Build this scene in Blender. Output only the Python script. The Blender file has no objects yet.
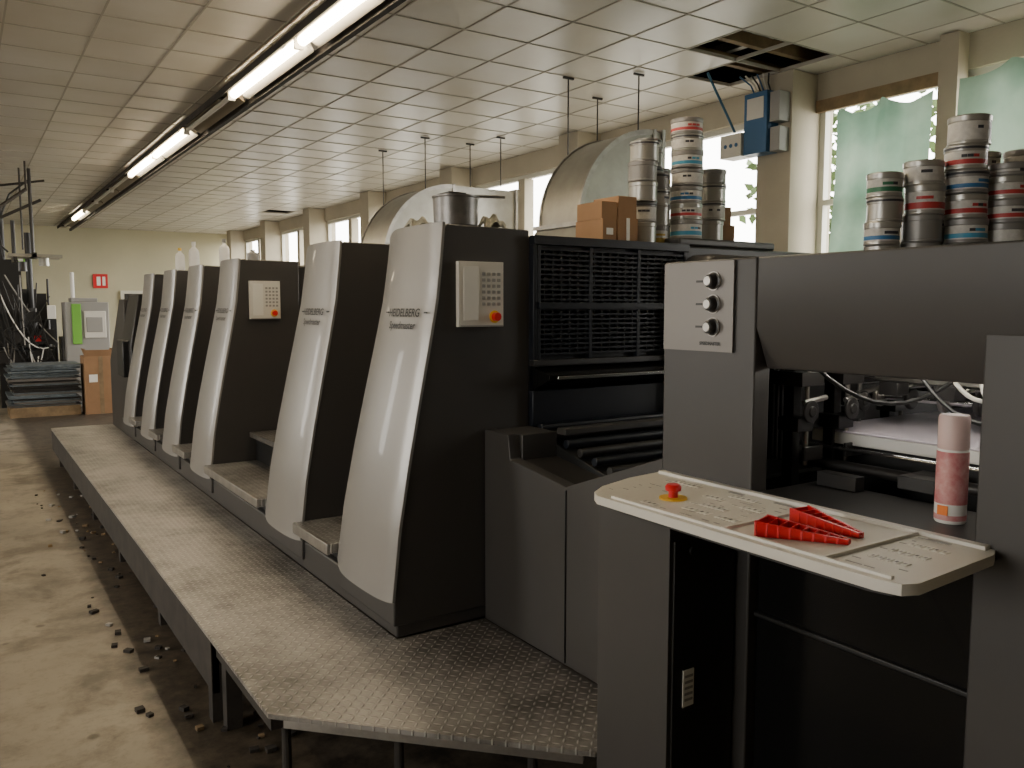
import bpy, bmesh, math, random
from mathutils import Vector, Matrix
random.seed(7)
R = math.radians

# ------------------------------------------------------------ materials
MATS = {}
def mat(name, col, rough=0.5, metal=0.0, var=0.0, vscale=8.0, bump=0.0, bscale=60.0, emit=None, estr=0.0, col2=None, spec=0.5, coat=0.0):
    if name in MATS: return MATS[name]
    m = bpy.data.materials.new(name); m.use_nodes = True
    nt = m.node_tree; N = nt.nodes; L = nt.links
    b = N['Principled BSDF']
    b.inputs['Base Color'].default_value = (*col, 1)
    b.inputs['Roughness'].default_value = rough
    b.inputs['Metallic'].default_value = metal
    b.inputs['Specular IOR Level'].default_value = spec
    b.inputs['Coat Weight'].default_value = coat
    if emit:
        b.inputs['Emission Color'].default_value = (*emit, 1)
        b.inputs['Emission Strength'].default_value = estr
    if var > 0 or col2 or bump > 0:
        g = N.new('ShaderNodeNewGeometry')
    if var > 0 or col2:
        n = N.new('ShaderNodeTexNoise'); n.inputs['Scale'].default_value = vscale
        n.inputs['Detail'].default_value = 6; n.inputs['Roughness'].default_value = 0.6
        L.new(g.outputs['Position'], n.inputs['Vector'])
        r = N.new('ShaderNodeValToRGB')
        c2 = col2 or tuple(c*(1-var) for c in col)
        r.color_ramp.elements[0].position = 0.35; r.color_ramp.elements[1].position = 0.68
        r.color_ramp.elements[0].color = (*c2, 1); r.color_ramp.elements[1].color = (*col, 1)
        L.new(n.outputs['Fac'], r.inputs['Fac']); L.new(r.outputs['Color'], b.inputs['Base Color'])
    if bump > 0:
        n2 = N.new('ShaderNodeTexNoise'); n2.inputs['Scale'].default_value = bscale
        L.new(g.outputs['Position'], n2.inputs['Vector'])
        bp = N.new('ShaderNodeBump'); bp.inputs['Strength'].default_value = bump; bp.inputs['Distance'].default_value = 0.01
        L.new(n2.outputs['Fac'], bp.inputs['Height']); L.new(bp.outputs['Normal'], b.inputs['Normal'])
    MATS[name] = m
    return m

M_GRAY  = mat('machine_gray_paint', (0.048,0.044,0.041), 0.42, var=0.12, vscale=3)
M_DGRAY = mat('machine_dark_paint', (0.022,0.020,0.019), 0.4, var=0.2, vscale=4)
M_BLACK = mat('black_paint', (0.008,0.008,0.008), 0.45)
M_NAVY  = mat('navy_black_paint', (0.008,0.010,0.015), 0.3)
M_SILV  = mat('silver_lacquer', (0.31,0.298,0.28), 0.34, metal=0.4, var=0.08, vscale=2, coat=0.15)
M_PLATE = mat('brushed_plate', (0.18,0.168,0.156), 0.42, metal=0.5)
M_WHITE = mat('white_plastic', (0.66,0.63,0.56), 0.4, var=0.05, vscale=5)
M_CREAM = mat('control_cream', (0.72,0.70,0.64), 0.45)
M_LGRAY = mat('light_gray_print', (0.30,0.29,0.27), 0.6)
M_RED   = mat('red_plastic', (0.62,0.015,0.02), 0.3)
M_YEL   = mat('yellow_plastic', (0.8,0.5,0.03), 0.4)
M_CHROME= mat('chrome', (0.75,0.75,0.75), 0.15, metal=1.0)
M_STEEL = mat('worn_steel', (0.42,0.40,0.37), 0.38, metal=0.9, var=0.3, vscale=12)
M_GALV  = mat('galvanised_sheet', (0.36,0.35,0.31), 0.40, metal=0.75, var=0.2, vscale=6)
M_RUST  = mat('dirty_iron', (0.04,0.033,0.027), 0.8, var=0.5, vscale=10)
M_CARD  = mat('cardboard', (0.32,0.18,0.09), 0.85, var=0.15, vscale=6)
M_GREEN = mat('green_plastic', (0.16,0.42,0.05), 0.6)
M_BLUE  = mat('blue_plastic', (0.03,0.11,0.24), 0.4)
M_WALL  = mat('cream_wall', (0.46,0.41,0.31), 0.85, var=0.15, vscale=1.5, bump=0.1)
M_WALLY = mat('pale_back_wall', (0.52,0.49,0.34), 0.85, var=0.1, vscale=1)
M_WOOD  = mat('old_wood', (0.28,0.19,0.10), 0.8, var=0.4, vscale=9)
M_FRAME = mat('window_frame_paint', (0.6,0.58,0.5), 0.5)
M_PAPER = mat('white_paper', (0.8,0.78,0.73), 0.7)
M_LILAC = mat('lilac_sheet', (0.66,0.60,0.66), 0.3)
M_TBAR  = mat('ceiling_bar', (0.40,0.37,0.31), 0.6)
M_VOID  = mat('plenum_dark', (0.02,0.017,0.014), 0.95)
M_TRUNK = mat('lamp_housing', (0.20,0.16,0.11), 0.5)
M_TUBE  = mat('lamp_tube', (1,1,1), 0.5, emit=(1.0,0.82,0.56), estr=46)
M_TUBE2 = mat('lamp_tube_off', (0.5,0.47,0.4), 0.4)
M_GLASSD= mat('smoked_panel', (0.006,0.006,0.006), 0.15, spec=.2)
M_LEAF  = mat('leaf_green', (0.10,0.16,0.05), 0.6, var=0.5, vscale=3)
M_GROUND= mat('outside_paving', (0.26,0.25,0.22), 0.9, var=0.3, vscale=1)

def concrete():
    m = bpy.data.materials.new('concrete_floor'); m.use_nodes=True
    nt=m.node_tree;N=nt.nodes;L=nt.links;b=N['Principled BSDF']
    g=N.new('ShaderNodeNewGeometry')
    def noise(s,d=8,r=.6,dist=0):
        n=N.new('ShaderNodeTexNoise');n.inputs['Scale'].default_value=s;n.inputs['Detail'].default_value=d;n.inputs['Roughness'].default_value=r
        n.inputs['Distortion'].default_value=dist
        L.new(g.outputs['Position'],n.inputs['Vector']);return n
    def ramp(src,p0,c0,p1,c1):
        r=N.new('ShaderNodeValToRGB');e=r.color_ramp.elements
        e[0].position=p0;e[0].color=(*c0,1);e[1].position=p1;e[1].color=(*c1,1)
        L.new(src,r.inputs['Fac']);return r
    base=ramp(noise(.8,6,.55).outputs['Fac'],.32,(.20,.172,.13),.68,(.35,.305,.235))
    st=ramp(noise(1.9,10,.68,.3).outputs['Fac'],.40,(.42,.40,.37),.53,(1,1,1))
    st2=ramp(noise(14,12,.82).outputs['Fac'],.33,(.62,.60,.57),.50,(1,1,1))
    mx=N.new('ShaderNodeMix');mx.data_type='RGBA';mx.blend_type='MULTIPLY';mx.inputs[0].default_value=.8
    L.new(base.outputs[0],mx.inputs[6]);L.new(st.outputs[0],mx.inputs[7])
    mx2=N.new('ShaderNodeMix');mx2.data_type='RGBA';mx2.blend_type='MULTIPLY';mx2.inputs[0].default_value=.8
    L.new(mx.outputs[2],mx2.inputs[6]);L.new(st2.outputs[0],mx2.inputs[7])
    vo=N.new('ShaderNodeTexVoronoi');vo.inputs['Scale'].default_value=3.2
    L.new(g.outputs['Position'],vo.inputs['Vector'])
    spr=ramp(vo.outputs['Distance'],.05,(.30,.27,.24),.085,(1,1,1))
    mxs=N.new('ShaderNodeMix');mxs.data_type='RGBA';mxs.blend_type='MULTIPLY';mxs.inputs[0].default_value=.7
    L.new(mx2.outputs[2],mxs.inputs[6]);L.new(spr.outputs[0],mxs.inputs[7])
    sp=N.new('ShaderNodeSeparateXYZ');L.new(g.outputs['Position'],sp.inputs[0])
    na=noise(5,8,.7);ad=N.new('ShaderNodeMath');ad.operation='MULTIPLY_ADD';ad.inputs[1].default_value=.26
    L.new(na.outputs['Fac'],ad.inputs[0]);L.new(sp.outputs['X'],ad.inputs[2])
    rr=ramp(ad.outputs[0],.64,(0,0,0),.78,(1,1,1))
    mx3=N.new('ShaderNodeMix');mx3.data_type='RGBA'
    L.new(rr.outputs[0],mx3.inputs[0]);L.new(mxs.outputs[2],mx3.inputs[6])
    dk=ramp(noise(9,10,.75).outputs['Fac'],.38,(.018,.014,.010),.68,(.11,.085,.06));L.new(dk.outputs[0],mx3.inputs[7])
    L.new(mx3.outputs[2],b.inputs['Base Color'])
    b.inputs['Roughness'].default_value=.5
    bp=N.new('ShaderNodeBump');bp.inputs['Strength'].default_value=.06;bp.inputs['Distance'].default_value=.01
    L.new(noise(12).outputs['Fac'],bp.inputs['Height']);L.new(bp.outputs[0],b.inputs['Normal'])
    return m
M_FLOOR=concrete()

def treadplate():
    m=bpy.data.materials.new('tread_plate');m.use_nodes=True
    nt=m.node_tree;N=nt.nodes;L=nt.links;b=N['Principled BSDF']
    g=N.new('ShaderNodeNewGeometry');sp=N.new('ShaderNodeSeparateXYZ');L.new(g.outputs['Position'],sp.inputs[0])
    def M(op,a,bb=None,c=None):
        n=N.new('ShaderNodeMath');n.operation=op
        for i,v in enumerate((a,bb,c)):
            if v is None: continue
            if isinstance(v,(int,float)): n.inputs[i].default_value=v
            else: L.new(v,n.inputs[i])
        return n.outputs[0]
    S=1/0.030
    u=M('MULTIPLY',sp.outputs['X'],S);v=M('MULTIPLY',sp.outputs['Y'],S)
    fu=M('SUBTRACT',M('FRACT',u),.5);fv=M('SUBTRACT',M('FRACT',v),.5)
    par=M('MODULO',M('ADD',M('FLOOR',u),M('ADD',M('FLOOR',v),1000)),2)
    par=M('MULTIPLY',M('ROUND',par),1)
    s=M('ADD',fu,fv);d=M('SUBTRACT',fu,fv)
    k=M('SUBTRACT',1,par)
    p=M('ADD',M('MULTIPLY',s,par),M('MULTIPLY',d,k))
    q=M('ADD',M('MULTIPLY',d,par),M('MULTIPLY',s,k))
    e=M('ADD',M('POWER',M('ABSOLUTE',M('DIVIDE',p,.68)),2),M('POWER',M('ABSOLUTE',M('DIVIDE',q,.22)),2))
    h=M('SUBTRACT',1,M('MINIMUM',e,1))
    bp=N.new('ShaderNodeBump');bp.inputs['Strength'].default_value=1.0;bp.inputs['Distance'].default_value=.005
    L.new(h,bp.inputs['Height']);L.new(bp.outputs[0],b.inputs['Normal'])
    def nz(sc,dt,ro):
        n=N.new('ShaderNodeTexNoise');n.inputs['Scale'].default_value=sc;n.inputs['Detail'].default_value=dt;n.inputs['Roughness'].default_value=ro
        L.new(g.outputs['Position'],n.inputs['Vector']);return n.outputs['Fac']
    r=N.new('ShaderNodeValToRGB');r.color_ramp.elements[0].position=.31;r.color_ramp.elements[1].position=.56
    r.color_ramp.elements[0].color=(.085,.078,.070,1);r.color_ramp.elements[1].color=(.38,.362,.335,1)
    rim=M('MULTIPLY',M('ABSOLUTE',M('SUBTRACT',sp.outputs['X'],1.02)),.28)
    L.new(M('SUBTRACT',M('ADD',M('MULTIPLY',nz(2.0,10,.7),.75),M('MULTIPLY',nz(14,6,.7),.30)),rim),r.inputs[0])
    mx=N.new('ShaderNodeMix');mx.data_type='RGBA';L.new(M('MINIMUM',M('MULTIPLY',h,.9),1),mx.inputs[0])
    mx1=N.new('ShaderNodeMix');mx1.data_type='RGBA';mx1.inputs[0].default_value=.5
    L.new(r.outputs[0],mx1.inputs[6]);mx1.inputs[7].default_value=(.70,.68,.64,1)
    L.new(r.outputs[0],mx.inputs[6]);L.new(mx1.outputs[2],mx.inputs[7])
    L.new(mx.outputs[2],b.inputs['Base Color'])
    b.inputs['Metallic'].default_value=.35;b.inputs['Roughness'].default_value=.38
    return m
M_TREAD=treadplate()

def tilemat():
    m=bpy.data.materials.new('ceiling_tile');m.use_nodes=True
    nt=m.node_tree;N=nt.nodes;L=nt.links;b=N['Principled BSDF']
    g=N.new('ShaderNodeNewGeometry')
    r=N.new('ShaderNodeValToRGB');r.color_ramp.elements[0].color=(.57,.54,.48,1);r.color_ramp.elements[1].color=(.66,.63,.57,1)
    L.new(g.outputs['Random Per Island'],r.inputs[0])
    n=N.new('ShaderNodeTexNoise');n.inputs['Scale'].default_value=1.2;n.inputs['Detail'].default_value=5
    L.new(g.outputs['Position'],n.inputs['Vector'])
    r2=N.new('ShaderNodeValToRGB');r2.color_ramp.elements[0].position=.3;r2.color_ramp.elements[0].color=(.86,.83,.76,1);r2.color_ramp.elements[1].position=.6
    L.new(n.outputs['Fac'],r2.inputs[0])
    mx=N.new('ShaderNodeMix');mx.data_type='RGBA';mx.blend_type='MULTIPLY';mx.inputs[0].default_value=1
    L.new(r.outputs[0],mx.inputs[6]);L.new(r2.outputs[0],mx.inputs[7]);L.new(mx.outputs[2],b.inputs['Base Color'])
    b.inputs['Roughness'].default_value=.33
    return m
M_TILE=tilemat()

def clothmat():
    m=bpy.data.materials.new('green_sheeting');m.use_nodes=True
    nt=m.node_tree;N=nt.nodes;L=nt.links;b=N['Principled BSDF']
    g=N.new('ShaderNodeNewGeometry');n=N.new('ShaderNodeTexNoise');n.inputs['Scale'].default_value=2.5;n.inputs['Detail'].default_value=6
    L.new(g.outputs['Position'],n.inputs[0])
    r=N.new('ShaderNodeValToRGB');r.color_ramp.elements[0].position=.3;r.color_ramp.elements[1].position=.7
    r.color_ramp.elements[0].color=(.13,.24,.17,1);r.color_ramp.elements[1].color=(.30,.41,.32,1)
    L.new(n.outputs['Fac'],r.inputs[0]);L.new(r.outputs[0],b.inputs['Base Color']);b.inputs['Roughness'].default_value=.6
    t=N.new('ShaderNodeBsdfTranslucent');L.new(r.outputs[0],t.inputs[0])
    mx=N.new('ShaderNodeMixShader');mx.inputs[0].default_value=.30
    L.new(b.outputs[0],mx.inputs[1]);L.new(t.outputs[0],mx.inputs[2]);L.new(mx.outputs[0],N['Material Output'].inputs[0])
    return m
M_CLOTH=clothmat()

# ------------------------------------------------------------ mesh builder
class MB:
    def __init__(s): s.v=[];s.f=[];s.mi=[];s.ms=[]
    def _m(s,m):
        if m not in s.ms: s.ms.append(m)
        return s.ms.index(m)
    def add(s,vs,fs,m):
        o=len(s.v);s.v+= [tuple(p) for p in vs]
        k=s._m(m)
        for f in fs: s.f.append([i+o for i in f]);s.mi.append(k)
        return s
    def box(s,x0,x1,y0,y1,z0,z1,m):
        vs=[(x,y,z) for z in(z0,z1) for y in(y0,y1) for x in(x0,x1)]
        return s.add(vs,[(0,2,3,1),(4,5,7,6),(0,1,5,4),(2,6,7,3),(0,4,6,2),(1,3,7,5)],m)
    def obox(s,c,size,rotz,m,rotx=0,roty=0):
        Mx=Matrix.Translation(c)@Matrix.Rotation(rotz,4,'Z')@Matrix.Rotation(roty,4,'Y')@Matrix.Rotation(rotx,4,'X')
        hx,hy,hz=[a/2 for a in size]
        vs=[Mx@Vector((x,y,z)) for z in(-hz,hz) for y in(-hy,hy) for x in(-hx,hx)]
        return s.add(vs,[(0,2,3,1),(4,5,7,6),(0,1,5,4),(2,6,7,3),(0,4,6,2),(1,3,7,5)],m)
    def prism(s,poly,ax,lo,hi,m):
        n=len(poly)
        def P(a,b,t):
            return (t,a,b) if ax=='x' else (a,t,b) if ax=='y' else (a,b,t)
        vs=[P(a,b,lo) for a,b in poly]+[P(a,b,hi) for a,b in poly]
        fs=[list(range(n))[::-1],[i+n for i in range(n)]]
        fs+=[(i,(i+1)%n,(i+1)%n+n,i+n) for i in range(n)]
        return s.add(vs,fs,m)
    def lathe(s,c,prof,m,seg=24,axis=(0,0,1)):
        q=Vector((0,0,1)).rotation_difference(Vector(axis).normalized())
        vs=[];fs=[]
        for r,h in prof:
            for i in range(seg):
                a=2*math.pi*i/seg
                vs.append(Vector(c)+q@Vector((r*math.cos(a),r*math.sin(a),h)))
        k=len(prof)
        for j in range(k-1):
            for i in range(seg):
                i2=(i+1)%seg
                fs.append((j*seg+i,j*seg+i2,(j+1)*seg+i2,(j+1)*seg+i))
        fs.append([i for i in range(seg)][::-1]);fs.append([(k-1)*seg+i for i in range(seg)])
        return s.add(vs,fs,m)
    def cyl(s,p0,p1,r,m,seg=12,r2=None):
        p0=Vector(p0);p1=Vector(p1);d=p1-p0
        return s.lathe(p0,[(r,0),(r2 if r2 is not None else r,d.length)],m,seg,d)
    def tube(s,pts,r,m,seg=8):
        pts=[Vector(p) for p in pts]
        for a,b in zip(pts,pts[1:]): s.cyl(a,b,r,m,seg)
        return s
    def done(s,name,parent=None,bevel=0,smooth=True,origin=True,seg=2):
        me=bpy.data.meshes.new(name)
        xs=[p[0] for p in s.v];ys=[p[1] for p in s.v];zs=[p[2] for p in s.v]
        o=Vector(((min(xs)+max(xs))/2,(min(ys)+max(ys))/2,min(zs))) if origin and parent is None else Vector((0,0,0))
        me.from_pydata([(p[0]-o.x,p[1]-o.y,p[2]-o.z) for p in s.v],[],s.f)
        for m in s.ms: me.materials.append(m)
        me.polygons.foreach_set('material_index',s.mi)
        bm=bmesh.new();bm.from_mesh(me);bmesh.ops.recalc_face_normals(bm,faces=bm.faces);bm.to_mesh(me);bm.free()
        me.update()
        if smooth:
            me.polygons.foreach_set('use_smooth',[True]*len(me.polygons))
            me.set_sharp_from_angle(angle=R(32))
        ob=bpy.data.objects.new(name,me);bpy.context.collection.objects.link(ob);ob.location=o
        if parent: ob.parent=parent
        if bevel:
            b=ob.modifiers.new('bevel','BEVEL');b.width=bevel;b.segments=seg;b.limit_method='ANGLE';b.angle_limit=R(40)
        return ob
def empty(name,loc=(0,0,0)):
    e=bpy.data.objects.new(name,None);bpy.context.collection.objects.link(e);e.location=(0,0,0);e.empty_display_size=.2;return e

# ------------------------------------------------------------ room
ZC=3.45;XW=5.62;YB=21.0;XL=-4.2;YN=-3.0
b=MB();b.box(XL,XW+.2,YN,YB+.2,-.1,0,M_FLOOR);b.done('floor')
b=MB();b.box(-25,XL-.25,-15,40,-.25,-.12,M_GROUND);b.box(XW+.25,35,-15,40,-.25,-.12,M_GROUND);b.done('ground_outside')
b=MB()
T=.5
gx=[XW-.3-T*j for j in range(0,19)]+[XL]
gy=[YN]+[-2.7+T*j for j in range(0,48)]
gy=[y for y in gy if y<YB-.05]+[YB]
def inhole(x0,x1,y0,y1):
    for hx,hy in [(4.57,4.05),(5.07,4.05),(5.07,4.55),(5.0,15.6)]:
        if x0<hx<x1 and y0<hy<y1: return True
    return False
xs=[XW]+gx
for a in range(len(xs)-1):
    for c in range(len(gy)-1):
        x1,x0=xs[a],xs[a+1];y0,y1=gy[c],gy[c+1]
        if inhole(x0,x1,y0,y1): continue
        g=.003
        z=[ZC+random.uniform(-.0012,.0012) for _ in range(4)]
        b.add([(x0+g,y0+g,z[0]),(x1-g,y0+g,z[1]),(x1-g,y1-g,z[2]),(x0+g,y1-g,z[3])],[(0,1,2,3)],M_TILE)
for xx in gx: b.box(xx-.006,xx+.006,YN,YB,ZC-.004,ZC+.02,M_TBAR)
for yy in gy: b.box(XL,XW,yy-.006,yy+.006,ZC-.004,ZC+.02,M_TBAR)
b.done('ceiling',smooth=False)
b=MB();b.box(XL-.2,XW+.2,YN-.2,YB+.2,3.95,4.05,M_VOID)
b.box(XW,XW+.2,YN,YB,3.451,3.95,M_VOID);b.box(XL-.2,XL,YN,YB,3.451,3.95,M_VOID);b.box(XL,XW,YN-.2,YN,3.451,3.95,M_VOID);b.box(XL,XW,YB,YB+.2,3.451,3.95,M_VOID)
b.done('roof_deck',smooth=False)
b=MB()
for yy in (3.85,4.1,4.5): b.box(3.9,5.6,yy,yy+.05,3.50,3.58,M_WOOD)
for xx in (4.45,4.95): b.box(xx,xx+.06,3.3,5.4,3.59,3.66,M_GALV)
b.done('ceiling_battens')
cols=[1.75,4.33,6.95,9.55,12.15,14.75,17.35,19.95]
b=MB();b.box(XW,XW+.2,YN,YB,0,1.0,M_WALL);b.box(XW,XW+.2,YN,YB,3.22,3.45,M_WALL);b.box(XW,XW+.2,YN,.6,1.0,3.22,M_WALL)
for c in cols: b.box(XW-.3,XW+.2,c-.15,c+.17,0.0,3.443,M_WALL)
b.done('wall_right',smooth=False)
b=MB();b.box(XW-.10,XW-.001,.6,1.59,3.20,3.27,M_FRAME);b.done('trim_1')
def window(n,y0,y1):
    w=MB();x0,x1=XW+.04,XW+.10
    w.box(x0,x1,y0,y0+.05,1.0,3.22,M_FRAME);w.box(x0,x1,y1-.05,y1,1.0,3.22,M_FRAME)
    w.box(x0,x1,y0+.05,y1-.05,1.0,1.06,M_FRAME);w.box(x0,x1,y0+.05,y1-.05,3.17,3.22,M_FRAME)
    w.box(x0,x1,y0+.05,y1-.05,2.45,2.49,M_FRAME)
    ym=(y0+y1)/2;w.box(XW+.001,x1+.03,ym-.07,ym+.07,1.06,3.17,M_WALL)
    w.done('window_%d'%n,smooth=False)
wins=[(0.6,1.6)]+[(cols[i]+.17,cols[i+1]-.15) for i in range(len(cols)-1)]
for i,(a,c) in enumerate(wins): window(i+1,a,c)
b=MB();b.box(XW-.13,XW-.001,3.02,3.15,.0,3.443,M_WALL);b.box(XW-.03,XW-.001,3.16,4.17,3.15,3.24,M_WOOD);b.done('trim_3',smooth=False)
b=MB();b.box(XL-.2,XL,YN,YB,0,1.0,M_WALL);b.box(XL-.2,XL,YN,YB,3.1,3.45,M_WALL)
LW=[(1.0,2.6),(6.0,7.6),(12.5,14.1)]
edges=[YN]+[v for w_ in LW for v in w_]+[YB]
for k in range(0,len(edges),2): b.box(XL-.2,XL,edges[k],edges[k+1],1.0,3.1,M_WALL)
b.done('wall_left',smooth=False)
b=MB();b.box(XL-.2,XW+.2,YB,YB+.2,0,3.45,M_WALLY);b.done('wall_back',smooth=False)
b=MB();b.box(XL-.2,XW+.2,YN-.2,YN,0,3.45,M_WALL);b.done('wall_front',smooth=False)

# ------------------------------------------------------------ walkway platform
b=MB()
poly=[(.76,10.2),(.76,2.56),(1.49,1.80),(1.774,1.80),(1.774,2.88),(1.371,2.88),(1.371,10.2)]
b.prism(poly,'z',.335,.35,M_TREAD)
b.box(.765,.79,3.3,10.19,.12,.334,M_RUST)
b.box(.78,.83,2.6,10.15,.27,.334,M_RUST)
for t in range(6): 
    yy=3.2+t*1.3
    b.box(.79,.85,yy,yy+.06,0,.334,M_RUST)
    b.box(.80,1.36,yy,yy+.05,.26,.334,M_RUST)
b.box(.76,.80,3.3,3.36,.0,.334,M_RUST)
for (xx,yy) in [(.80,2.60),(1.08,2.32),(1.40,2.02)]:
    b.cyl((xx+.04,yy+.03,0),(xx+.04,yy+.03,.334),.016,M_RUST)
    b.cyl((xx+.04,yy+.03,0),(xx+.04,yy+.03,.02),.04,M_RUST)
b.obox((1.16,2.22,.31),(.98,.03,.045),math.atan2(-.76,.73),M_STEEL)
b.done('walkway_platform',smooth=False)
b=MB();random.seed(21)
for k in range(130):
    xx=random.gauss(.78,.14);yy=random.uniform(2.1,8.5);s_=random.uniform(.008,.035)
    b.obox((xx,yy,s_*.3+.001),(s_,s_*random.uniform(.5,1.4),s_*.5),random.uniform(0,3),random.choice([M_RUST,M_RUST,M_RUST,M_WOOD,M_LGRAY]))
b.done('floor_debris',smooth=False)

# ------------------------------------------------------------ press
press=empty('printing_press')
PR=[(.35,1.352),(.50,1.355),(.787,1.388),(1.05,1.434),(1.292,1.482),(1.50,1.525),(1.68,1.56),(1.85,1.58),(1.98,1.592)]
def px(z):
    if z<=PR[0][0]: return PR[0][1]
    for (z0,x0),(z1,x1) in zip(PR,PR[1:]):
        if z<=z1: return x0+(x1-x0)*(z-z0)/(z1-z0)
    return PR[-1][1]
SB=.495
def yfar(z): return .57-.11*(z-.5)/1.48
def surf(y0,y,z):
    t=max(0,min(1,(y-y0)/yfar(z)))
    return px(z)-.006-.026*(4*t*(1-t))**.6
def text_mesh(s,size):
    cu=bpy.data.curves.new('t','FONT');cu.body=s;cu.size=size;cu.extrude=0.0;cu.align_x='CENTER';cu.offset=.0008
    o=bpy.data.objects.new('t',cu);bpy.context.collection.objects.link(o)
    bpy.context.view_layer.update()
    dg=bpy.context.evaluated_depsgraph_get()
    me=bpy.data.meshes.new_from_object(o.evaluated_get(dg))
    vs=[tuple(v.co) for v in me.vertices];fs=[tuple(p.vertices) for p in me.polygons]
    bpy.data.objects.remove(o);bpy.data.meshes.remove(me)
    return vs,fs
TXT1=text_mesh('HEIDELBERG',.047);TXT2=text_mesh('Speedmaster',.043);TXT3=text_mesh('SPEEDMASTER',.012)
def unit(i,y0,panel):
    b=MB()
    prof=[(px(z)+.004,z) for z in (.40,.5,.787,1.05,1.292,1.5,1.68,1.85,1.965)]
    prof+=[(1.61,1.98),(2.0,1.975),(2.0,.40)]
    n=len(prof)
    v0=[(x,y0,z) for x,z in prof];v1=[(x,y0+yfar(z)-.015,z) for x,z in prof]
    b.add(v0+v1,[list(range(n)),[n+k for k in range(n)][::-1]]+[(k,k+n,(k+1)%n+n,(k+1)%n) for k in range(n)],M_GRAY)
    b.done('unit_%d_side_cover'%i,press,bevel=.006)
    NZ,NV=30,16;vs=[];fs=[]
    def grid(off):
        for a in range(NZ+1):
            for c in range(NV+1):
                t=c/NV
                zb=SB+.045*(abs(2*t-1))**6*(1 if t>.5 else .15)
                zt=1.985-.03*(abs(2*t-1))**6*(1 if t>.5 else 0)
                z=zb+(zt-zb)*a/NZ
                y=y0+t*yfar(z)-.004
                x=surf(y0,y,z)
                if off: x=px(z)+.006
                vs.append((x,y,z))
    grid(0);grid(1);q=(NZ+1)*(NV+1)
    for a in range(NZ):
        for c in range(NV):
            k=a*(NV+1)+c
            fs.append((k,k+1,k+NV+2,k+NV+1));fs.append((q+k,q+k+NV+1,q+k+NV+2,q+k+1))
    for a in range(NZ):
        k=a*(NV+1);fs.append((k,k+NV+1,q+k+NV+1,q+k));k+=NV;fs.append((k,q+k,q+k+NV+1,k+NV+1))
    for c in range(NV):
        k=c;fs.append((k,q+k,q+k+1,k+1));k=NZ*(NV+1)+c;fs.append((k,k+1,q+k+1,q+k))
    b=MB();b.add(vs,fs,M_SILV);b.done('unit_%d_fascia'%i,press)
    b=MB()
    for (T_,zc) in ((TXT1,1.616),(TXT2,1.566)):
        pv=[]
        for (u,v,w) in T_[0]:
            z=zc+v*.98;y=y0+.205-u
            pv.append((surf(y0,y,z)-.0052,y,z))
        b.add(pv,T_[1],M_BLACK)
    for yy in (y0+.035,y0+.365):
        b.obox((surf(y0,yy+.01,1.63)-.003,yy,1.632),(.004,.022,.006),0,M_BLACK)
    b.done('unit_%d_lettering'%i,press,smooth=False)
    b=MB();b.box(2.0,3.9,y0+.02,y0+.78,.35,1.95,M_DGRAY)
    b.box(2.9,3.6,y0+.03,y0+.6,1.951,1.99,M_GRAY)
    b.done('unit_%d_frame'%i,press,bevel=.01)
    if panel:
        b=MB();P=y0
        b.box(1.645,1.855,P-.025,P-.001,1.575,1.835,M_WHITE)
        b.box(1.665,1.735,P-.030,P-.026,1.60,1.815,M_CREAM)
        for r_ in range(6):
            for c_ in range(4):
                b.box(1.752+c_*.024,1.767+c_*.024,P-.029,P-.026,1.66+r_*.024,1.673+r_*.024,M_LGRAY)
        b.box(1.65,1.85,P-.034,P-.026,1.575,1.582,M_LGRAY)
        b.cyl((1.81,P-.03,1.615),(1.81,P-.027,1.615),.026,M_YEL,20)
        b.cyl((1.81,P-.055,1.615),(1.81,P-.03,1.615),.017,M_RED,20)
        b.done('unit_%d_control_panel'%i,press,bevel=.003)
YU=[2.88,3.93,5.72,6.72,7.70,8.68]
for i,y0 in enumerate(YU): unit(i+1,y0,i in(0,2))
b=MB();b.box(1.372,2.0,2.885,9.55,.351,.494,M_GRAY);b.box(2.0,3.9,2.95,9.55,.05,1.2,M_BLACK)
b.done('plinth',press,bevel=.008)
b=MB()
gaps=[(3.455,3.925),(4.505,5.715),(6.295,6.715),(7.295,7.695),(8.275,8.675)]
for k,(a,c) in enumerate(gaps):
    b.box(1.315,2.0,a+.005,c-.005,.555,.60,M_TREAD)
    b.box(1.308,1.325,a+.005,c-.005,.55,.603,M_STEEL)
    b.box(1.40,2.0,a+.01,c-.01,.494,.555,M_DGRAY)
    b.box(1.62,2.0,a+.005,c-.005,.765,.80,M_TREAD)
    b.box(1.66,2.0,a+.01,c-.01,.60,.765,M_BLACK)
b.done('footboards',press,bevel=.004)
b=MB()
for (a,c) in gaps: b.box(2.02,3.85,a+.1,c,.4,1.7,M_BLACK)
b.done('cylinder_housing',press)
b=MB()
b.prism([(1.50,.05),(1.50,1.25),(1.60,1.80),(3.7,1.80),(3.7,.05)],'y',9.62,10.25,M_DGRAY)
b.prism([(10.3,.05),(11.5,.05),(11.5,1.0),(10.6,1.75),(10.3,1.75)],'x',1.55,3.6,M_GRAY)
b.box(1.44,1.53,9.75,10.15,.9,1.3,M_BLACK)
b.done('feeder',press,bevel=.01)

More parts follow.
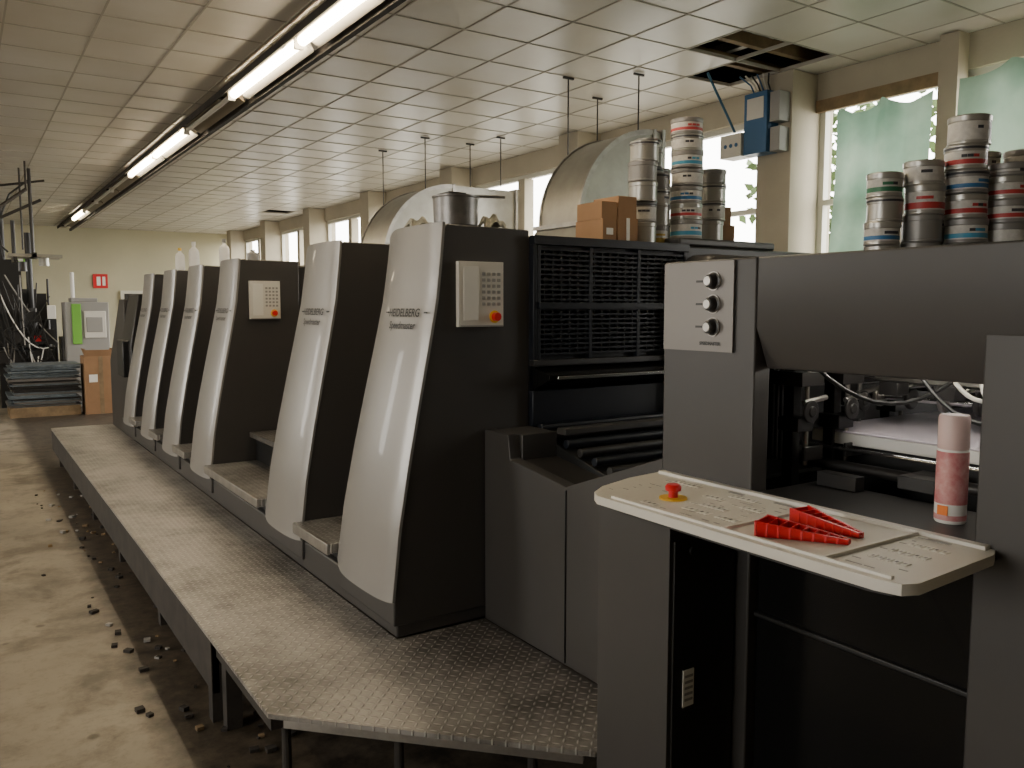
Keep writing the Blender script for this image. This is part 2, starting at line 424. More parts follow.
# grille block
GX=2.90
b=MB();Y=2.86
b.box(2.0,GX,Y+.02,2.98,1.15,1.949,M_NAVY)
b.box(2.0,GX,Y-.02,Y+.019,1.915,1.952,M_NAVY)
for xx in (2.0,2.02,2.30,2.58,GX-.03): b.box(xx,xx+.018,Y-.012,Y+.019,1.43,1.914,M_NAVY)
z=1.45
while z<1.90:
    if abs(z-1.66)>.02: b.box(2.03,GX-.02,Y-.008,Y+.019,z,z+.010,M_NAVY)
    z+=.021
xx=2.06
while xx<GX-.03:
    b.box(xx,xx+.006,Y-.003,Y+.019,1.45,1.90,M_BLACK);xx+=.045
b.box(2.02,GX-.02,Y-.03,Y+.019,1.645,1.675,M_NAVY)
b.box(2.0,GX,Y-.02,Y+.019,1.405,1.43,M_DGRAY)
b.prism([(Y+.019,1.40),(Y-.10,1.37),(Y-.10,1.35),(Y+.019,1.30)],'x',2.02,GX+.4,M_GLASSD)
b.box(2.06,GX+.3,Y-.108,Y-.10,1.352,1.366,M_CHROME)
b.box(2.0,3.5,Y-.01,Y+.019,1.15,1.30,M_NAVY)
b.done('delivery_grille',press,bevel=.002)
b=MB()
b.box(GX+.002,3.9,2.70,2.879,1.15,1.90,M_GRAY)
b.done('delivery_side_box',press,bevel=.03)
b=MB()
v=[(2.875,.352),(2.875,1.153),(2.70,1.153),(2.685,1.055),(2.325,1.012),(1.81,1.20),(1.81,.352)]
b.prism(v,'x',1.775,1.83,M_GRAY)
b.box(1.83,2.0,2.68,2.875,.40,1.150,M_GRAY)
b.box(1.769,1.776,2.318,2.324,.36,1.0,M_BLACK)
b.prism([(2.86,1.14),(2.30,1.00),(2.30,.96),(2.86,1.0)],'x',2.0,3.8,M_BLACK)
b.prism([(2.68,1.05),(2.32,1.0),(2.32,.95),(2.68,.95)],'x',1.83,2.0,M_DGRAY)
b.prism([(2.30,1.0),(1.81,1.17),(1.81,.9),(2.30,.9)],'x',1.83,3.8,M_GRAY)
for k in range(6):
    yy=2.80-k*.09;zz=1.14-k*.0225
    b.cyl((2.0,yy,zz+.01),(3.7,yy,zz+.01),.018,M_DGRAY if k%2 else M_NAVY,12)
b.box(2.0,3.7,2.62,2.68,1.14,1.165,M_GRAY)
b.done('delivery_guard',press,bevel=.006)

# delivery
XD=1.737
b=MB()
b.prism([(XD,1.16),(XD,1.783),(3.9,1.783),(3.9,1.16)],'y',1.79,1.80,M_GRAY)
b.box(XD,1.80,1.46,1.80,.02,1.783,M_GRAY)
b.box(1.80,1.95,1.70,1.789,.02,1.783,M_DGRAY)
b.prism([(XD,1.60),(XD,1.783),(3.9,1.783),(3.9,1.64),(1.86,1.60),(1.80,1.49),(1.785,1.49)],'y',.40,1.459,M_GRAY)
b.box(XD,1.95,.40,.874,.02,1.60,M_GRAY)
b.box(3.70,3.9,.40,.60,.02,1.62,M_DGRAY);b.box(3.70,3.9,1.60,1.789,.02,1.62,M_DGRAY)
b.box(1.80,3.9,1.46,1.789,1.70,1.783,M_GRAY)
b.box(XD+.01,2.02,.875,1.459,1.09,1.16,M_DGRAY)
b.box(2.0,3.9,.42,1.78,.02,.10,M_BLACK)
b.box(1.95,3.7,1.74,1.789,.1,1.1,M_BLACK)
b.box(1.95,3.7,.40,.43,.1,1.1,M_BLACK)
b.done('delivery_frame',press,bevel=.010)
b=MB()
b.box(1.487,XD-.001,1.507,1.79,.02,1.128,M_GRAY)
b.box(1.50,1.725,1.5005,1.5065,.06,1.05,M_DGRAY)  # near face panel: shade on this side put into the darker colour
b.cyl((1.56,1.500,1.02),(1.56,1.492,1.02),.012,M_BLACK)
b.box(1.535,1.575,1.497,1.5005,.60,.70,M_CREAM)
for k in range(5): b.box(1.54,1.57,1.4955,1.497,.615+k*.016,.622+k*.016,M_LGRAY)
b.done('delivery_cabinet',press,bevel=.008)
b=MB()
b.box(XD+.03,XD+.045,.88,1.455,.12,1.085,M_GLASSD)
b.box(XD+.02,XD+.05,.876,1.458,.815,.83,M_BLACK)
b.box(XD+.02,XD+.05,.876,1.458,.06,.12,M_BLACK)
b.done('delivery_lower_door',press,bevel=.004)
b=MB()
b.box(XD-.008,XD-.001,1.53,1.792,1.53,1.778,M_PLATE)
for zz in (1.724,1.661,1.598):
    b.lathe((XD-.008,1.60,zz),[(.024,0),(.024,.004),(.019,.006),(.018,.022),(.015,.026)],M_DGRAY,24,(-1,0,0))
    b.lathe((XD-.0085,1.60,zz),[(.026,0),(.026,.003)],M_STEEL,24,(-1,0,0))
    b.lathe((XD-.034,1.60,zz),[(.013,0),(.012,.003)],M_STEEL,24,(-1,0,0))
    b.box(XD-.0095,XD-.008,1.64,1.665,zz-.003,zz+.003,M_DGRAY)
b.add([(XD-.0095,1.61-u,1.548+v) for (u,v,w) in TXT3[0]],TXT3[1],M_DGRAY)
b.done('knob_plate',press)
# desk
b=MB()
desk=[(XD-.001,1.807),(1.60,1.79),(1.46,1.745),(1.395,1.70),(1.372,1.66),(1.366,1.25),(1.366,.86),(1.378,.815),(1.41,.80),(1.70,.815),(XD-.001,.83)]
b.prism(desk,'z',1.136,1.158,M_WHITE)
def sh(p,k): 
    cx=1.62;cy=1.3
    return [(cx+(x-cx)*k if x<1.7 else x,cy+(y-cy)*(k+.06)) for x,y in p]
b.prism(sh(desk,.86),'z',1.118,1.136,M_DGRAY)
b.box(1.715,XD-.001,.84,1.79,1.158,1.166,M_CREAM)
for yy in (1.245,.985): b.box(1.39,1.715,yy-.004,yy+.004,1.158,1.165,M_CREAM)
b.box(1.386,1.395,.84,1.62,1.158,1.164,M_CREAM)
random.seed(3)
for k in range(60):
    yy=random.choice([random.uniform(1.27,1.46),random.uniform(1.27,1.46),random.uniform(1.54,1.70),random.uniform(.85,.96)]);xx=1.42+.034*random.randint(0,8)
    b.box(xx,xx+.004,yy,yy+random.uniform(.008,.024),1.158,1.1588,M_LGRAY)
for (xx,yy,n_) in [(1.46,1.36,5),(1.52,1.36,5),(1.58,1.30,4),(1.65,1.38,5),(1.62,.87,5),(1.55,.87,5),(1.48,.87,5),(1.66,1.58,6),(1.46,1.27,4),(1.42,1.50,3),(1.60,1.44,4)]:
    for s_ in range(n_):
        b.box(xx,xx+.022,yy+s_*.017,yy+.013+s_*.017,1.158,1.1600,M_CREAM)
        b.box(xx+.006,xx+.016,yy+.004+s_*.017,yy+.009+s_*.017,1.1600,1.1604,M_DGRAY if s_%4==1 else M_LGRAY)
for (xx,yy) in [(1.69,1.45),(1.69,1.30),(1.69,.90)]: b.box(xx,xx+.012,yy,yy+.05,1.158,1.1595,M_LGRAY)
b.done('control_desk',press,bevel=.006)
b=MB()
b.lathe((1.513,1.524,1.159),[(.036,0),(.036,.004)],M_YEL,28)
b.lathe((1.513,1.524,1.163),[(.012,0),(.012,.016),(.020,.018),(.021,.028),(.016,.034)],M_RED,24)
b.done('emergency_stop',press)
# delivery interior machinery
b=MB()
random.seed(11)
for (xx,yy) in [(1.98,1.52),(2.14,1.50),(2.35,1.60),(2.65,1.64)]:
    b.box(xx,xx+.035,yy,yy+.035,1.0,1.62,M_BLACK)
    b.box(xx-.03,xx+.07,yy-.05,yy+.05,1.43,1.47,M_DGRAY);b.box(xx-.03,xx+.04,yy-.04,yy+.03,1.30,1.34,M_BLACK)
    b.cyl((xx+.02,yy-.03,1.2),(xx+.02,yy-.03,1.5),.007,M_STEEL)
    b.cyl((xx-.02,yy-.05,1.385),(xx+.08,yy-.05,1.395),.008,M_STEEL)
    b.lathe((xx,yy-.055,1.36),[(.032,0),(.032,.008),(.015,.010),(.015,.014)],M_DGRAY,20,(0,-1,0))
    b.box(xx-.02,xx+.06,yy-.06,yy-.05,1.22,1.26,M_DGRAY)
for xx in (2.45,2.80,3.15,3.45):
    b.cyl((xx,.62,1.37),(xx,1.64,1.37),.010,M_CHROME)
    for k in range(9):
        yy=.70+.105*k
        b.lathe((xx,yy,1.37),[(.030,0),(.034,.004),(.034,.014),(.030,.018)],M_DGRAY if k%2 else M_STEEL,20,(0,1,0))
    b.box(xx-.01,xx+.05,.62,1.64,1.42,1.45,M_GALV)
for k in range(6):
    yy=.70+.17*k
    b.box(2.4,3.69,yy,yy+.018,1.47,1.50,M_DGRAY)
    b.cyl((2.35,yy+.05,1.41),(3.6,yy+.05,1.41),.007,M_CHROME)
    b.box(2.30,2.36,yy+.02,yy+.08,1.39,1.43,M_DGRAY)
b.box(2.15,3.6,.60,1.58,1.285,1.291,M_LILAC)
b.box(2.15,3.6,.60,1.58,1.25,1.284,M_PAPER)
b.box(2.2,3.6,.62,1.55,.10,1.249,M_BLACK)
b.cyl((2.08,.62,1.20),(2.08,1.70,1.20),.016,M_DGRAY);b.cyl((2.08,.62,1.25),(2.08,1.70,1.25),.006,M_CHROME)
b.box(2.02,2.14,1.12,1.22,1.18,1.215,M_DGRAY);b.box(3.72,3.78,.61,1.59,1.10,1.22,M_DGRAY)
b.box(1.96,2.00,1.30,1.42,1.161,1.20,M_DGRAY)
for k in range(5): b.box(1.99+.02*k,2.0+.02*k,1.60,1.69,1.2,1.5,M_DGRAY if k%2 else M_BLACK)
b.box(3.45,3.69,1.0,1.5,1.50,1.60,M_WOOD)
b.done('sheet_transport',press,bevel=.002)
b=MB()  # fill lamp added to brighten the delivery interior
b.box(2.1,2.16,.65,1.45,1.56,1.585,M_WHITE);b.cyl((2.13,.67,1.55),(2.13,1.43,1.55),.009,mat('added_fill_tube',(1,1,1),.5,emit=(1,.95,.85),estr=26))
b.done('added_fill_lamp',press)
b=MB()
def hose(p0,p1,sag,n=10):
    p0=Vector(p0);p1=Vector(p1);return [p0.lerp(p1,t/n)+Vector((0,0,-sag*4*(t/n)*(1-t/n))) for t in range(n+1)]
b.tube(hose((1.98,.90,1.50),(2.3,1.25,1.47),.07),.006,M_WHITE)
b.tube(hose((1.98,.92,1.46),(2.4,1.15,1.50),.10),.006,M_LGRAY)
b.tube(hose((1.96,.90,1.52),(2.15,1.10,1.52),.12),.005,M_WHITE)
b.tube(hose((2.0,.88,1.42),(2.2,1.30,1.50),.09),.006,M_BLACK)
b.tube(hose((1.9,1.40,1.50),(2.3,1.2,1.48),.10),.006,M_BLACK)
b.done('air_hoses',press)

# ------------------------------------------------------------ things on the press
b=MB()
c=(1.875,1.0,1.1605)
M_PINK=mat('pink_label',(.62,.36,.34),.5,col2=(.50,.15,.16),vscale=35)
b.lathe(c,[(.031,0),(.0335,.004),(.0335,.165),(.032,.17)],M_PAPER,28)
b.lathe((c[0],c[1],c[2]+.045),[(.0338,0),(.0338,.12)],M_PINK,28)
b.lathe((c[0],c[1],c[2]+.008),[(.0338,0),(.0338,.012)],M_PINK,28)
b.lathe((c[0],c[1],c[2]+.17),[(.032,0),(.033,.004),(.033,.072),(.030,.078)],mat('pink_cap',(.66,.48,.45),.45),28)
b.box(c[0]-.0345,c[0]-.033,c[1]-.012,c[1]+.012,c[2]+.02,c[2]+.042,mat('hazard_orange',(.8,.2,.02),.5))
b.done('spray_can')
b=MB()
def wedge(o,ang,L_,W0,H):
    Mx=Matrix.Translation(o)@Matrix.Rotation(ang,4,'Z')
    F=[(0,3,2,1),(4,5,6,7),(0,1,5,4),(1,2,6,5),(2,3,7,6),(3,0,4,7)]
    def blk(y0a,y0b,y1a,y1b,z0,z1,x0,x1):
        pts=[(x0,y0a,0),(x1,y0b,0),(x1,y1b,0),(x0,y1a,0),(x0,y0a,z0),(x1,y0b,z1),(x1,y1b,z1),(x0,y1a,z0)]
        b.add([Mx@Vector(p) for p in pts],F,M_RED)
    blk(0,0,W0*.25,W0,H*.15,H*.3,0,L_)
    blk(0,0,.006,.006,H*.3,H,0,L_)
    blk(W0*.25-.006,W0-.006,W0*.25,W0,H*.3,H,0,L_)
    for k in range(1,9):
        t=k/8;x=t*L_
        blk(0,0,W0*(.25+.75*t),W0*(.25+.75*t),H*(.3+.7*t)*.95,H*(.3+.7*t)*.95,x-.004,x)
wedge((1.53,1.02,1.1595),R(108),.18,.075,.034)
wedge((1.59,1.03,1.1595),R(85),.15,.062,.040)
b.done('red_sheet_wedges',smooth=False)
# ink tins
CANG=[mat('tin_metal',(.40,.39,.36),.35,metal=.65),mat('tin_metal_grey',(.26,.25,.24),.45,metal=.4)]
LAB=[mat('label_white',(.62,.60,.56),.5,var=.2,vscale=60),mat('label_blue',(.03,.15,.34),.5),mat('label_red',(.45,.04,.04),.5),mat('label_green',(.03,.16,.08),.5),mat('label_yellow',(.5,.35,.07),.5),mat('label_dark',(.04,.04,.05),.5),mat('label_cyan',(.05,.28,.45),.5),mat('label_pink',(.58,.18,.22),.5)]
def stack(x,y,z,cans,r=.078):
    b=MB();zz=z
    for (h,kind) in cans:
        ox,oy=random.uniform(-.006,.006),random.uniform(-.006,.006);c=(x+ox,y+oy,zz)
        m=CANG[random.random()<.4]
        h2=h-.0005
        b.lathe(c,[(r*.96,0),(r,.003),(r,.008),(r*.965,.011),(r*.965,h2-.022),(r*1.0,h2-.020),(r*1.01,h2-.004),(r*.97,h2)],m,28)
        if kind is not None:
            b.lathe((c[0],c[1],zz+.014),[(r*.972,0),(r*.972,h2-.038)],LAB[0],28)
            b.lathe((c[0],c[1],zz+.018),[(r*.978,0),(r*.978,(h2-.045)*.4)],LAB[kind],28)
            a0=random.uniform(3.3,4.4)
            for t in range(3):
                a=a0+t*.28
                p=Vector((math.cos(a),math.sin(a),0))*(r*.982)
                b.obox((c[0]+p.x,c[1]+p.y,zz+.016+(h2-.042)*.68),(.003,.018,.010),a,LAB[random.choice([5,kind])])
        if random.random()<.3:
            b.lathe((c[0],c[1],zz+h2-.016),[(r*1.012,0),(r*1.012,.008)],LAB[5],28)
        zz+=h
    return b.done('ink_tin_stack')
random.seed(5)
base=1.953;B2=1.9925
stack(2.76,3.02,base,[(.105,None),(.095,0),(.095,None),(.095,None),(.095,None)],.070)
stack(2.99,3.23,B2,[(.095,None),(.095,None),(.09,4),(.09,None),(.095,None),(.05,0)],.070)
stack(3.06,3.03,B2,[(.095,6),(.08,2),(.085,1),(.085,0),(.085,6),(.08,0),(.08,2)],.080)
stack(3.34,3.13,B2,[(.115,None),(.095,0),(.09,None),(.08,None)],.078)
stack(3.20,3.38,B2,[(.11,None),(.1,0),(.095,0),(.10,4)],.072)
stack(2.905,3.07,base+.0,[(.10,4),(.095,None),(.08,0),(.08,None)],.060)
D=1.7835
stack(2.72,1.74,D,[(.085,0),(.08,1),(.085,None),(.085,3)],.060)
stack(2.835,1.66,D,[(.095,None),(.095,None),(.10,2),(.085,0)],.066)
stack(2.95,1.575,D,[(.09,None),(.085,6),(.085,2),(.08,1),(.085,2),(.10,0)],.069)
stack(3.07,1.495,D,[(.08,2),(.08,0),(.08,2),(.08,2),(.045,5)],.068)
stack(3.19,1.41,D,[(.09,2),(.09,None),(.09,2),(.09,7)],.070)
stack(3.03,1.715,D,[(.09,2),(.09,None),(.085,2),(.085,7)],.062)
stack(3.16,1.63,D,[(.09,2),(.09,None),(.085,7),(.085,2),(.08,0)],.062)
stack(3.29,1.55,D,[(.09,2),(.09,None),(.085,7),(.085,5),(.09,7)],.066)
stack(2.895,1.745,D,[(.09,2),(.085,None),(.085,0)],.048)
b=MB();b.box(2.44,2.52,2.93,3.13,base,base+.10,M_CARD);b.box(2.53,2.65,2.93,3.12,base,base+.11,M_CARD);b.box(2.44,2.53,2.94,3.12,base+.101,base+.18,M_CARD);b.box(2.54,2.65,2.94,3.12,base+.111,base+.21,M_CARD)
b.box(2.58,2.60,2.928,2.93,base,base+.11,M_PAPER);b.box(2.46,2.50,2.928,2.93,base+.03,base+.06,M_PAPER)
b.done('cardboard_box',bevel=.003)
b=MB();b.box(3.42,3.66,3.24,3.44,B2,B2+.12,M_CARD);b.box(3.44,3.64,3.25,3.43,B2+.121,B2+.22,M_CARD);b.done('cardboard_box',bevel=.003)
b=MB();b.box(3.06,3.18,1.20,1.33,D,D+.055,M_PAPER);b.box(3.07,3.17,1.21,1.32,D+.0555,D+.06,M_CREAM);b.done('paper_carton',bevel=.003)
# pot on first unit
b=MB();c=(1.75,3.06,1.9835)
M_POT=mat('pot_steel',(.26,.25,.24),.4,metal=.8,var=.3,vscale=15)
b.lathe(c,[(.085,0),(.092,.01),(.095,.12),(.100,.123),(.100,.13),(.088,.13),(.084,.02)],M_POT,32)
b.obox((1.85,3.03,c[2]+.135),(.22,.018,.010),R(-15),M_POT)
b.box(1.68,1.76,2.99,3.11,c[2]+.131,c[2]+.139,M_DGRAY)
b.done('steel_pot',bevel=0)
def rag(name,x,y,z,sx,sy,sz,m):
    b=MB();n=14;vs=[];fs=[]
    for a in range(n):
        for c in range(n):
            u=a/(n-1)*2-1;v=c/(n-1)*2-1
            h=max(0,1-(u*u+v*v)*.75)**.5
            vs.append((x+u*sx*(1+.1*math.sin(7*v)),y+v*sy*(1+.1*math.cos(6*u)),z+.004+sz*h*(0.65+.35*math.sin(5*u+3*v)*math.cos(6*v-2*u))))
    for a in range(n-1):
        for c in range(n-1):
            k=a*n+c;fs.append((k,k+1,k+n+1,k+n))
    b.add(vs,fs,m);o=b.done(name)
    s_=o.modifiers.new('solid','SOLIDIFY');s_.thickness=.003;return o
M_RAG=mat('rag_cloth',(.42,.40,.32),.9,var=.5,vscale=25)
rag('cleaning_rag',1.68,3.25,1.983,.06,.05,.06,M_RAG)
rag('cleaning_rag',1.92,3.05,1.981,.05,.05,.07,M_RAG) 
def bottle(x,y,z,h,r,m,capm):
    b=MB();b.lathe((x,y,z),[(r*.95,0),(r,.006),(r,h*.62),(r*.85,h*.72),(r*.35,h*.82),(r*.33,h*.88)],m,20)
    b.lathe((x,y,z+h*.88),[(r*.4,0),(r*.4,h*.12)],capm,16);b.done('plastic_bottle')
bottle(1.80,6.90,1.982,.22,.04,M_PAPER,M_LGRAY);bottle(1.66,7.85,1.982,.20,.04,M_PAPER,M_YEL);bottle(1.78,7.85,1.982,.26,.045,M_PAPER,M_PAPER)
bottle(1.72,5.85,1.982,.07,.04,M_LGRAY,M_BLACK)
bottle(3.0,5.9,1.991,.30,.045,M_PAPER,M_PAPER)

# ------------------------------------------------------------ ducts
def duct(y0,y1,xend,cx,Ro,cz):
    b=MB();Ri=.18
    outer=[(cx-Ro*math.cos(R(a)),cz+Ro*math.sin(R(a))) for a in range(0,91,6)]
    inner=[(cx-Ri*math.cos(R(a)),cz+Ri*math.sin(R(a))) for a in range(90,-1,-10)]
    b.prism(outer+[(xend,cz+Ro),(xend,cz+Ri)]+inner,'y',y0,y1,M_GALV)
    for yy in (y0-.010,y1-.010):
        po=[(cx-(Ro+.012)*math.cos(R(a)),cz+(Ro+.012)*math.sin(R(a))) for a in range(0,91,6)]
        pi=[(cx-(Ro-.025)*math.cos(R(a)),cz+(Ro-.025)*math.sin(R(a))) for a in range(90,-1,-6)]
        b.prism(po+pi,'y',yy,yy+.020,M_STEEL)
    b.box(xend-.03,xend+.001,y0-.02,y1+.02,cz+Ri-.02,cz+Ro+.02,M_STEEL)
    b.box(cx-.015,cx+.015,y0-.015,y1+.015,cz+Ri-.01,cz+Ro+.015,M_STEEL)
    x0=cx-Ro;x1=cx-Ri
    def fr(a,z0,bb,z1):
        v0=[(x0-a,y0-a,z0),(x1+a,y0-a,z0),(x1+a,y1+a,z0),(x0-a,y1+a,z0)]
        v1=[(x0-bb,y0-bb,z1),(x1+bb,y0-bb,z1),(x1+bb,y1+bb,z1),(x0-bb,y1+bb,z1)]
        b.add(v0+v1,[(0,3,2,1),(4,5,6,7),(0,1,5,4),(1,2,6,5),(2,3,7,6),(3,0,4,7)],M_GALV)
    fr(.14,1.992,.02,cz-.03);b.box(x0-.04,x1+.04,y0-.04,y1+.04,cz-.03,cz,M_STEEL)
    b.done('ventilation_duct')
duct(4.68,5.15,4.48,4.38,.70,2.26);duct(7.65,8.25,5.15,4.35,.80,2.12)
b=MB()
for (xx,yy,zz) in [(4.05,5.3,2.6),(4.44,4.92,2.961),(4.64,5.66,2.7),(4.84,7.5,2.93),(4.75,7.98,2.93),(4.18,7.95,2.91),(4.12,8.87,2.5)]:
    b.cyl((xx,yy,zz),(xx,yy,ZC-.005),.006,M_DGRAY,8)
    b.box(xx-.05,xx+.05,yy-.008,yy+.008,ZC-.022,ZC-.005,M_DGRAY)
b.done('hanger_rods')

# ------------------------------------------------------------ electrical boxes on column
b=MB()
fx=XW-.301
b.box(fx-.14,fx,4.30,4.52,2.84,3.30,M_BLUE)
b.box(fx-.145,fx-.139,4.33,4.49,3.10,3.26,M_WHITE)
b.box(fx-.16,fx-.001,4.53,4.74,2.84,3.02,M_WHITE);b.box(fx-.12,fx,4.20,4.29,3.06,3.28,M_LGRAY);b.box(fx-.11,fx,4.20,4.29,2.84,3.02,M_LGRAY)
for k in range(3): b.cyl((fx-.165,4.575+.055*k,2.93),(fx-.155,4.575+.055*k,2.93),.016,M_BLUE)
for k in range(6): b.tube([(fx-.05,4.34+.03*k,3.30),(fx-.06-.01*k,4.36+.025*k,3.37),(fx-.08-.02*k,4.34+.04*k,3.44)],.007,[M_BLACK,M_WHITE,M_BLUE][k%3])
b.done('electrical_box',bevel=.004)
b=MB();b.cyl((5.17,4.60,3.03),(4.85,4.60,3.44),.010,mat('cable_blue',(.05,.15,.25),.5));b.done('cable_conduit')

# ------------------------------------------------------------ curtains
def curtain(y0,y1,z0,z1,x,ph):
    b=MB();n=44;mz=18;vs=[];fs=[]
    for a in range(n+1):
        for c in range(mz+1):
            t=a/n;u=c/mz
            drop=.07*abs(math.sin(t*math.pi*2+ph))*(u**3)
            amp=.012+.02*t*(1-t)*4*(1-u*.5)
            y=y0+(y1-y0)*t+.05*math.sin(4*u+ph)*(1-u)*(t-.5)
            vs.append((x+amp*math.sin(t*19+ph+u*3)+.03*math.sin(t*5-u*4+ph),y,z0+(z1-z0)*u-drop))
    for a in range(n):
        for c in range(mz):
            k=a*(mz+1)+c;fs.append((k,k+1,k+mz+2,k+mz+1))
    b.add(vs,fs,M_CLOTH)
    return b.done('curtain')
curtain(3.22,3.97,1.3,3.14,XW-.07,0.3);curtain(1.95,2.98,1.3,3.19,XW-.17,1.9)

# ------------------------------------------------------------ lamps
def lampline(name,x,segs,y0,y1,z=ZC-.005):
    b=MB();b.box(x-.07,x+.07,y0,y1,z-.05,z,M_TRUNK)
    b.box(x+.13,x+.17,y0,y1,z-.12,z-.07,M_RUST);b.box(x-.10,x-.085,y0,y1,z-.08,z-.03,M_RUST)
    yy=y0+.2
    while yy<y1: b.box(x-.1,x+.17,yy,yy+.03,z-.07,z-.045,M_RUST);yy+=1.6
    yy=y0+.02
    while yy+1.5<y1:
        lit=any(abs(yy+.75-s)<.8 for s in segs)
        b.cyl((x-.03,yy,z-.085),(x-.03,yy+1.5,z-.085),.034 if lit else .02,M_TUBE if lit else M_TUBE2,12)
        b.box(x-.055,x+.0,yy-.03,yy+.0,z-.12,z-.05,M_WHITE)
        b.prism([(x-.02,z-.051),(x+.055,z-.051),(x+.085,z-.11),(x+.08,z-.11)],'y',yy,yy+1.5,M_WHITE if lit else M_TRUNK)
        yy+=1.6
    b.done(name)
lampline('added_fluorescent_lamp',1.95,[3.0,4.6,6.2,9.4,11.0,17.4],.6,20.6)
lampline('added_fluorescent_lamp',-1.8,[2.6,5.8,9,15],.6,20.6)  # unseen second row, added to light the left side of the floor

# ------------------------------------------------------------ far left clutter
b=MB()
b.box(.55,1.50,14.4,15.3,.0,.03,M_WOOD)
for k in range(3): b.box(.55,1.50,14.4+.38*k,14.52+.38*k,.03,.12,M_WOOD)
b.box(.55,1.50,14.4,15.3,.12,.15,M_WOOD)
random.seed(2)
z=.151
M_PL=mat('aluminium_plate_edge',(.20,.24,.27),.45,metal=.5,var=.5,vscale=9)
while z<.78:
    dx=random.uniform(-.05,.05);dy=random.uniform(-.03,.03);h=random.choice([.012,.02,.03])
    b.box(.57+dx,1.48+dx,14.42+dy,15.28+dy,z,z+h-.004,random.choice([M_PL,M_PL,M_PLATE,M_DGRAY]));z+=h
b.done('printing_plate_pile',smooth=False)
b=MB();b.box(1.56,2.02,14.3,14.8,0,.90,M_CARD)
b.obox((1.60,14.55,.955),(.008,.48,.12),0,M_CARD,roty=R(-20));b.obox((1.98,14.55,.955),(.008,.48,.12),0,M_CARD,roty=R(20));b.obox((1.79,14.30,.95),(.44,.008,.11),0,M_CARD,rotx=R(18))
b.box(1.76,1.82,14.297,14.299,.0,.9,M_WOOD);b.box(1.62,1.74,14.296,14.299,.5,.62,M_PAPER);b.done('cardboard_carton')
b=MB()
b.box(1.45,2.1,15.5,16.1,0,1.75,M_LGRAY);b.box(1.54,1.68,15.47,15.5,1.05,1.72,M_GREEN);b.box(1.72,2.05,15.47,15.5,1.15,1.6,M_WHITE);b.box(1.75,2.0,15.45,15.47,1.25,1.5,M_LGRAY)
b.box(1.55,1.95,15.6,16.0,1.751,1.82,M_LGRAY);b.cyl((1.6,15.8,1.82),(1.6,15.8,2.25),.03,M_PAPER)
b.done('plate_processor',bevel=.01)
b=MB()
random.seed(9)
b.box(.5,1.35,16.0,17.0,0,1.0,M_BLACK);b.box(.5,.85,16.1,16.6,1.0,2.45,M_BLACK)
b.box(.9,1.25,16.3,16.8,1.0,1.9,M_BLACK);b.cyl((1.0,16.1,1.0),(1.0,16.1,2.9),.05,M_BLACK);b.cyl((.95,15.95,1.0),(.95,15.95,1.65),.12,M_DGRAY);b.cyl((1.2,16.1,1.0),(1.2,16.1,1.45),.07,M_DGRAY)
b.box(.48,.80,15.85,16.05,1.55,1.95,M_DGRAY);b.cyl((.62,16.3,2.45),(.62,16.3,3.3),.06,M_BLACK);b.cyl((.80,16.2,1.0),(.80,16.2,3.1),.03,M_DGRAY)
b.box(.4,1.3,15.8,15.99,.75,.95,M_DGRAY);b.box(.95,1.30,15.75,15.85,1.05,1.30,M_BLACK);b.box(1.0,1.1,15.74,15.75,1.1,1.2,M_RED)
b.cyl((1.0,15.9,1.5),(1.0,15.7,1.5),.10,M_BLACK,20);b.cyl((.7,15.8,1.2),(.7,15.7,1.2),.14,M_DGRAY,20)
for k in range(30):
    x0=random.uniform(.5,1.25);x1=random.uniform(.5,1.4);z0=random.uniform(1.0,2.2);z1=random.uniform(.7,1.3);s_=random.uniform(.1,.4)
    b.tube([(x0+(x1-x0)*t/8,15.72-.02*(k%3),z0+(z1-z0)*t/8-s_*4*(t/8)*(1-t/8)) for t in range(9)],.010,[M_BLACK,M_DGRAY,M_BLACK,M_LGRAY,M_BLACK,M_DGRAY,M_PAPER][k%7],6)
b.done('folding_machine',bevel=.006)
b=MB();b.box(.7,1.5,17.6,18.4,0,1.45,M_BLACK);b.box(.75,1.2,17.7,18.3,1.45,2.0,M_DGRAY);b.box(1.6,2.3,18.0,18.6,0,1.1,M_GRAY);b.box(1.7,2.2,18.1,18.5,1.1,1.6,M_DGRAY)
b.box(1.25,1.5,17.7,18.3,1.45,1.7,M_CREAM);b.cyl((1.4,17.9,1.7),(1.4,17.9,2.2),.02,M_DGRAY);b.done('workshop_cabinet',bevel=.01)
b=MB()
b.cyl((.83,12.5,2.35),(.83,12.5,3.44),.022,M_DGRAY);b.cyl((.35,12.5,2.72),(.95,12.5,3.05),.02,M_DGRAY)
b.cyl((.1,11.5,2.55),(.75,11.9,3.1),.022,M_RUST);b.cyl((.75,11.9,3.1),(.75,11.9,3.44),.012,M_RUST)
b.cyl((.72,12.5,2.4),(.72,12.5,3.44),.012,M_DGRAY);b.cyl((.5,12.5,3.2),(1.0,12.5,3.30),.015,M_DGRAY)
b.box(.55,1.15,12.3,12.42,2.30,2.34,M_GALV);b.box(.55,1.15,12.7,12.82,2.30,2.34,M_GALV);b.box(.60,.64,12.3,12.82,2.24,2.30,M_DGRAY)
b.box(.80,.86,12.3,12.82,2.30,2.36,M_DGRAY);b.cyl((.70,12.4,2.12),(.70,12.4,2.24),.05,M_DGRAY);b.cyl((.95,12.5,2.2),(.95,12.5,2.32),.06,M_GALV)
b.tube([(.83,12.5,3.3),(.6,12.5,3.1),(.45,12.5,2.7),(.5,12.4,2.3)],.012,M_BLACK)
b.tube([(.35,12.5,2.72),(.42,12.45,2.5),(.55,12.4,2.36)],.012,M_BLACK)
b.done('overhead_boom')
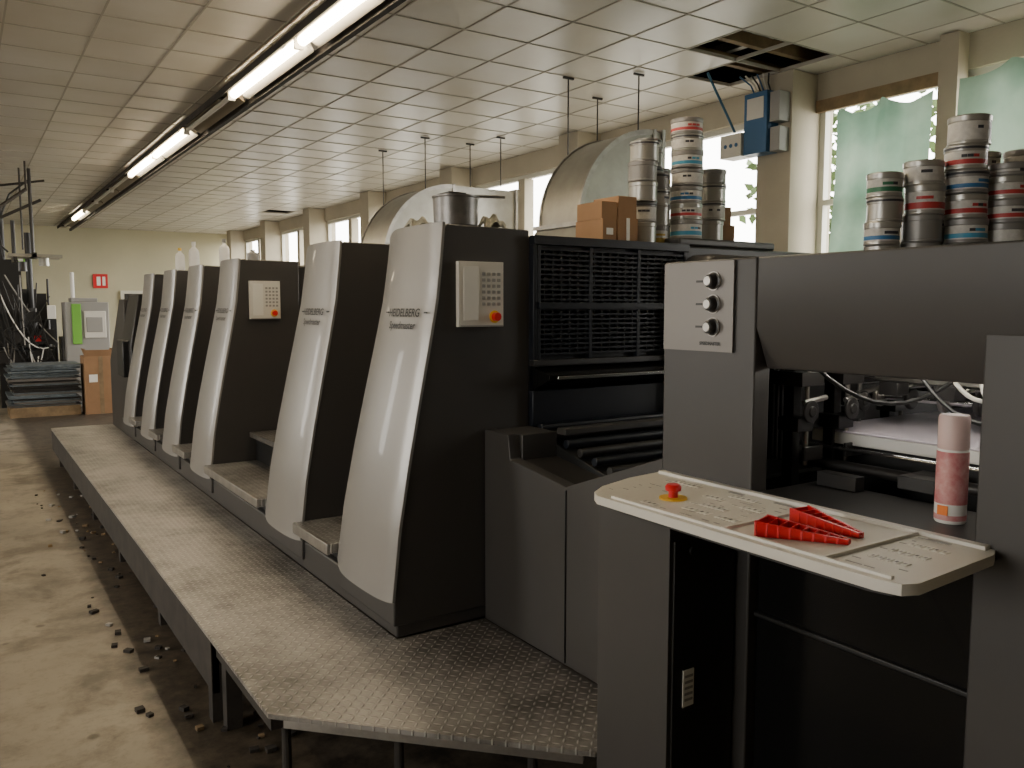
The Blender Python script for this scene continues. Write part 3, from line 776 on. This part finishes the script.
b=MB();b.box(1.06,1.36,YB-.03,YB-.001,2.62,2.80,M_GREEN);b.box(1.1,1.2,YB-.033,YB-.03,2.66,2.76,M_PAPER);b.done('exit_sign')
b=MB();b.box(2.55,2.85,YB-.03,YB-.001,2.10,2.42,M_RED);b.box(2.62,2.70,YB-.033,YB-.03,2.16,2.36,M_PAPER);b.box(2.74,2.80,YB-.033,YB-.03,2.16,2.36,M_PAPER);b.done('fire_extinguisher_sign')
b=MB();b.box(3.1,4.4,YB-.06,YB-.001,0,2.05,M_FRAME);b.box(3.18,4.32,YB-.075,YB-.06,.02,1.98,M_DGRAY);b.done('door_1',bevel=.005)
b=MB();b.box(-.2,1.15,YB-.06,YB-.001,0,2.5,M_RUST);b.box(-.12,1.08,YB-.075,YB-.06,.02,2.42,M_BLACK);b.done('door_2',bevel=.005)

# ------------------------------------------------------------ trees outside
def tree(x,y,s):
    b=MB();b.cyl((x,y,-.12),(x,y,2.2*s),.12,M_WOOD,10,.07)
    for k in range(1500):
        u=Vector((random.gauss(0,1),random.gauss(0,1),random.gauss(0,1))).normalized()*(random.random()**.5)
        c=Vector((x,y,2.4*s))+Vector((u.x*1.2,u.y*1.2,u.z*1.7))*s
        a=Vector((random.uniform(-1,1),random.uniform(-1,1),random.uniform(-1,1))).normalized()*.09
        d=a.cross(Vector((random.random(),random.random(),random.random()))).normalized()*.05
        b.add([c-a,c+d,c+a,c-d],[(0,1,2,3)],M_LEAF)
    return b.done('tree',smooth=False)
tree(9.5,6.4,1.2);tree(10.5,3.0,1.2)

# ------------------------------------------------------------ light
w=bpy.data.worlds.new('World');bpy.context.scene.world=w;w.use_nodes=True
bg=w.node_tree.nodes['Background'];bg.inputs[0].default_value=(1.0,.97,.91,1);bg.inputs[1].default_value=13
def portal(x,y0,y1,z0,z1,sgn):
    l=bpy.data.lights.new('portal','AREA');l.shape='RECTANGLE';l.size=z1-z0;l.size_y=y1-y0
    l.cycles.is_portal=True
    o=bpy.data.objects.new('window_portal',l);bpy.context.collection.objects.link(o)
    o.location=(x,(y0+y1)/2,(z0+z1)/2);o.rotation_euler=(0,R(90)*sgn,0)
for (a,c) in wins[:7]: portal(XW+.22,a,c,1.0,3.22,1)
for (a,c) in LW: portal(XL-.22,a,c,1.0,3.1,-1)

# ------------------------------------------------------------ camera
cam=bpy.data.cameras.new('camera');cam.sensor_width=36;cam.lens=828/1024*36;cam.clip_start=.05
co=bpy.data.objects.new('camera',cam);bpy.context.collection.objects.link(co)
co.location=(0,0,1.65);co.rotation_euler=(R(90-5.24),0,R(-33.6))
bpy.context.scene.camera=co
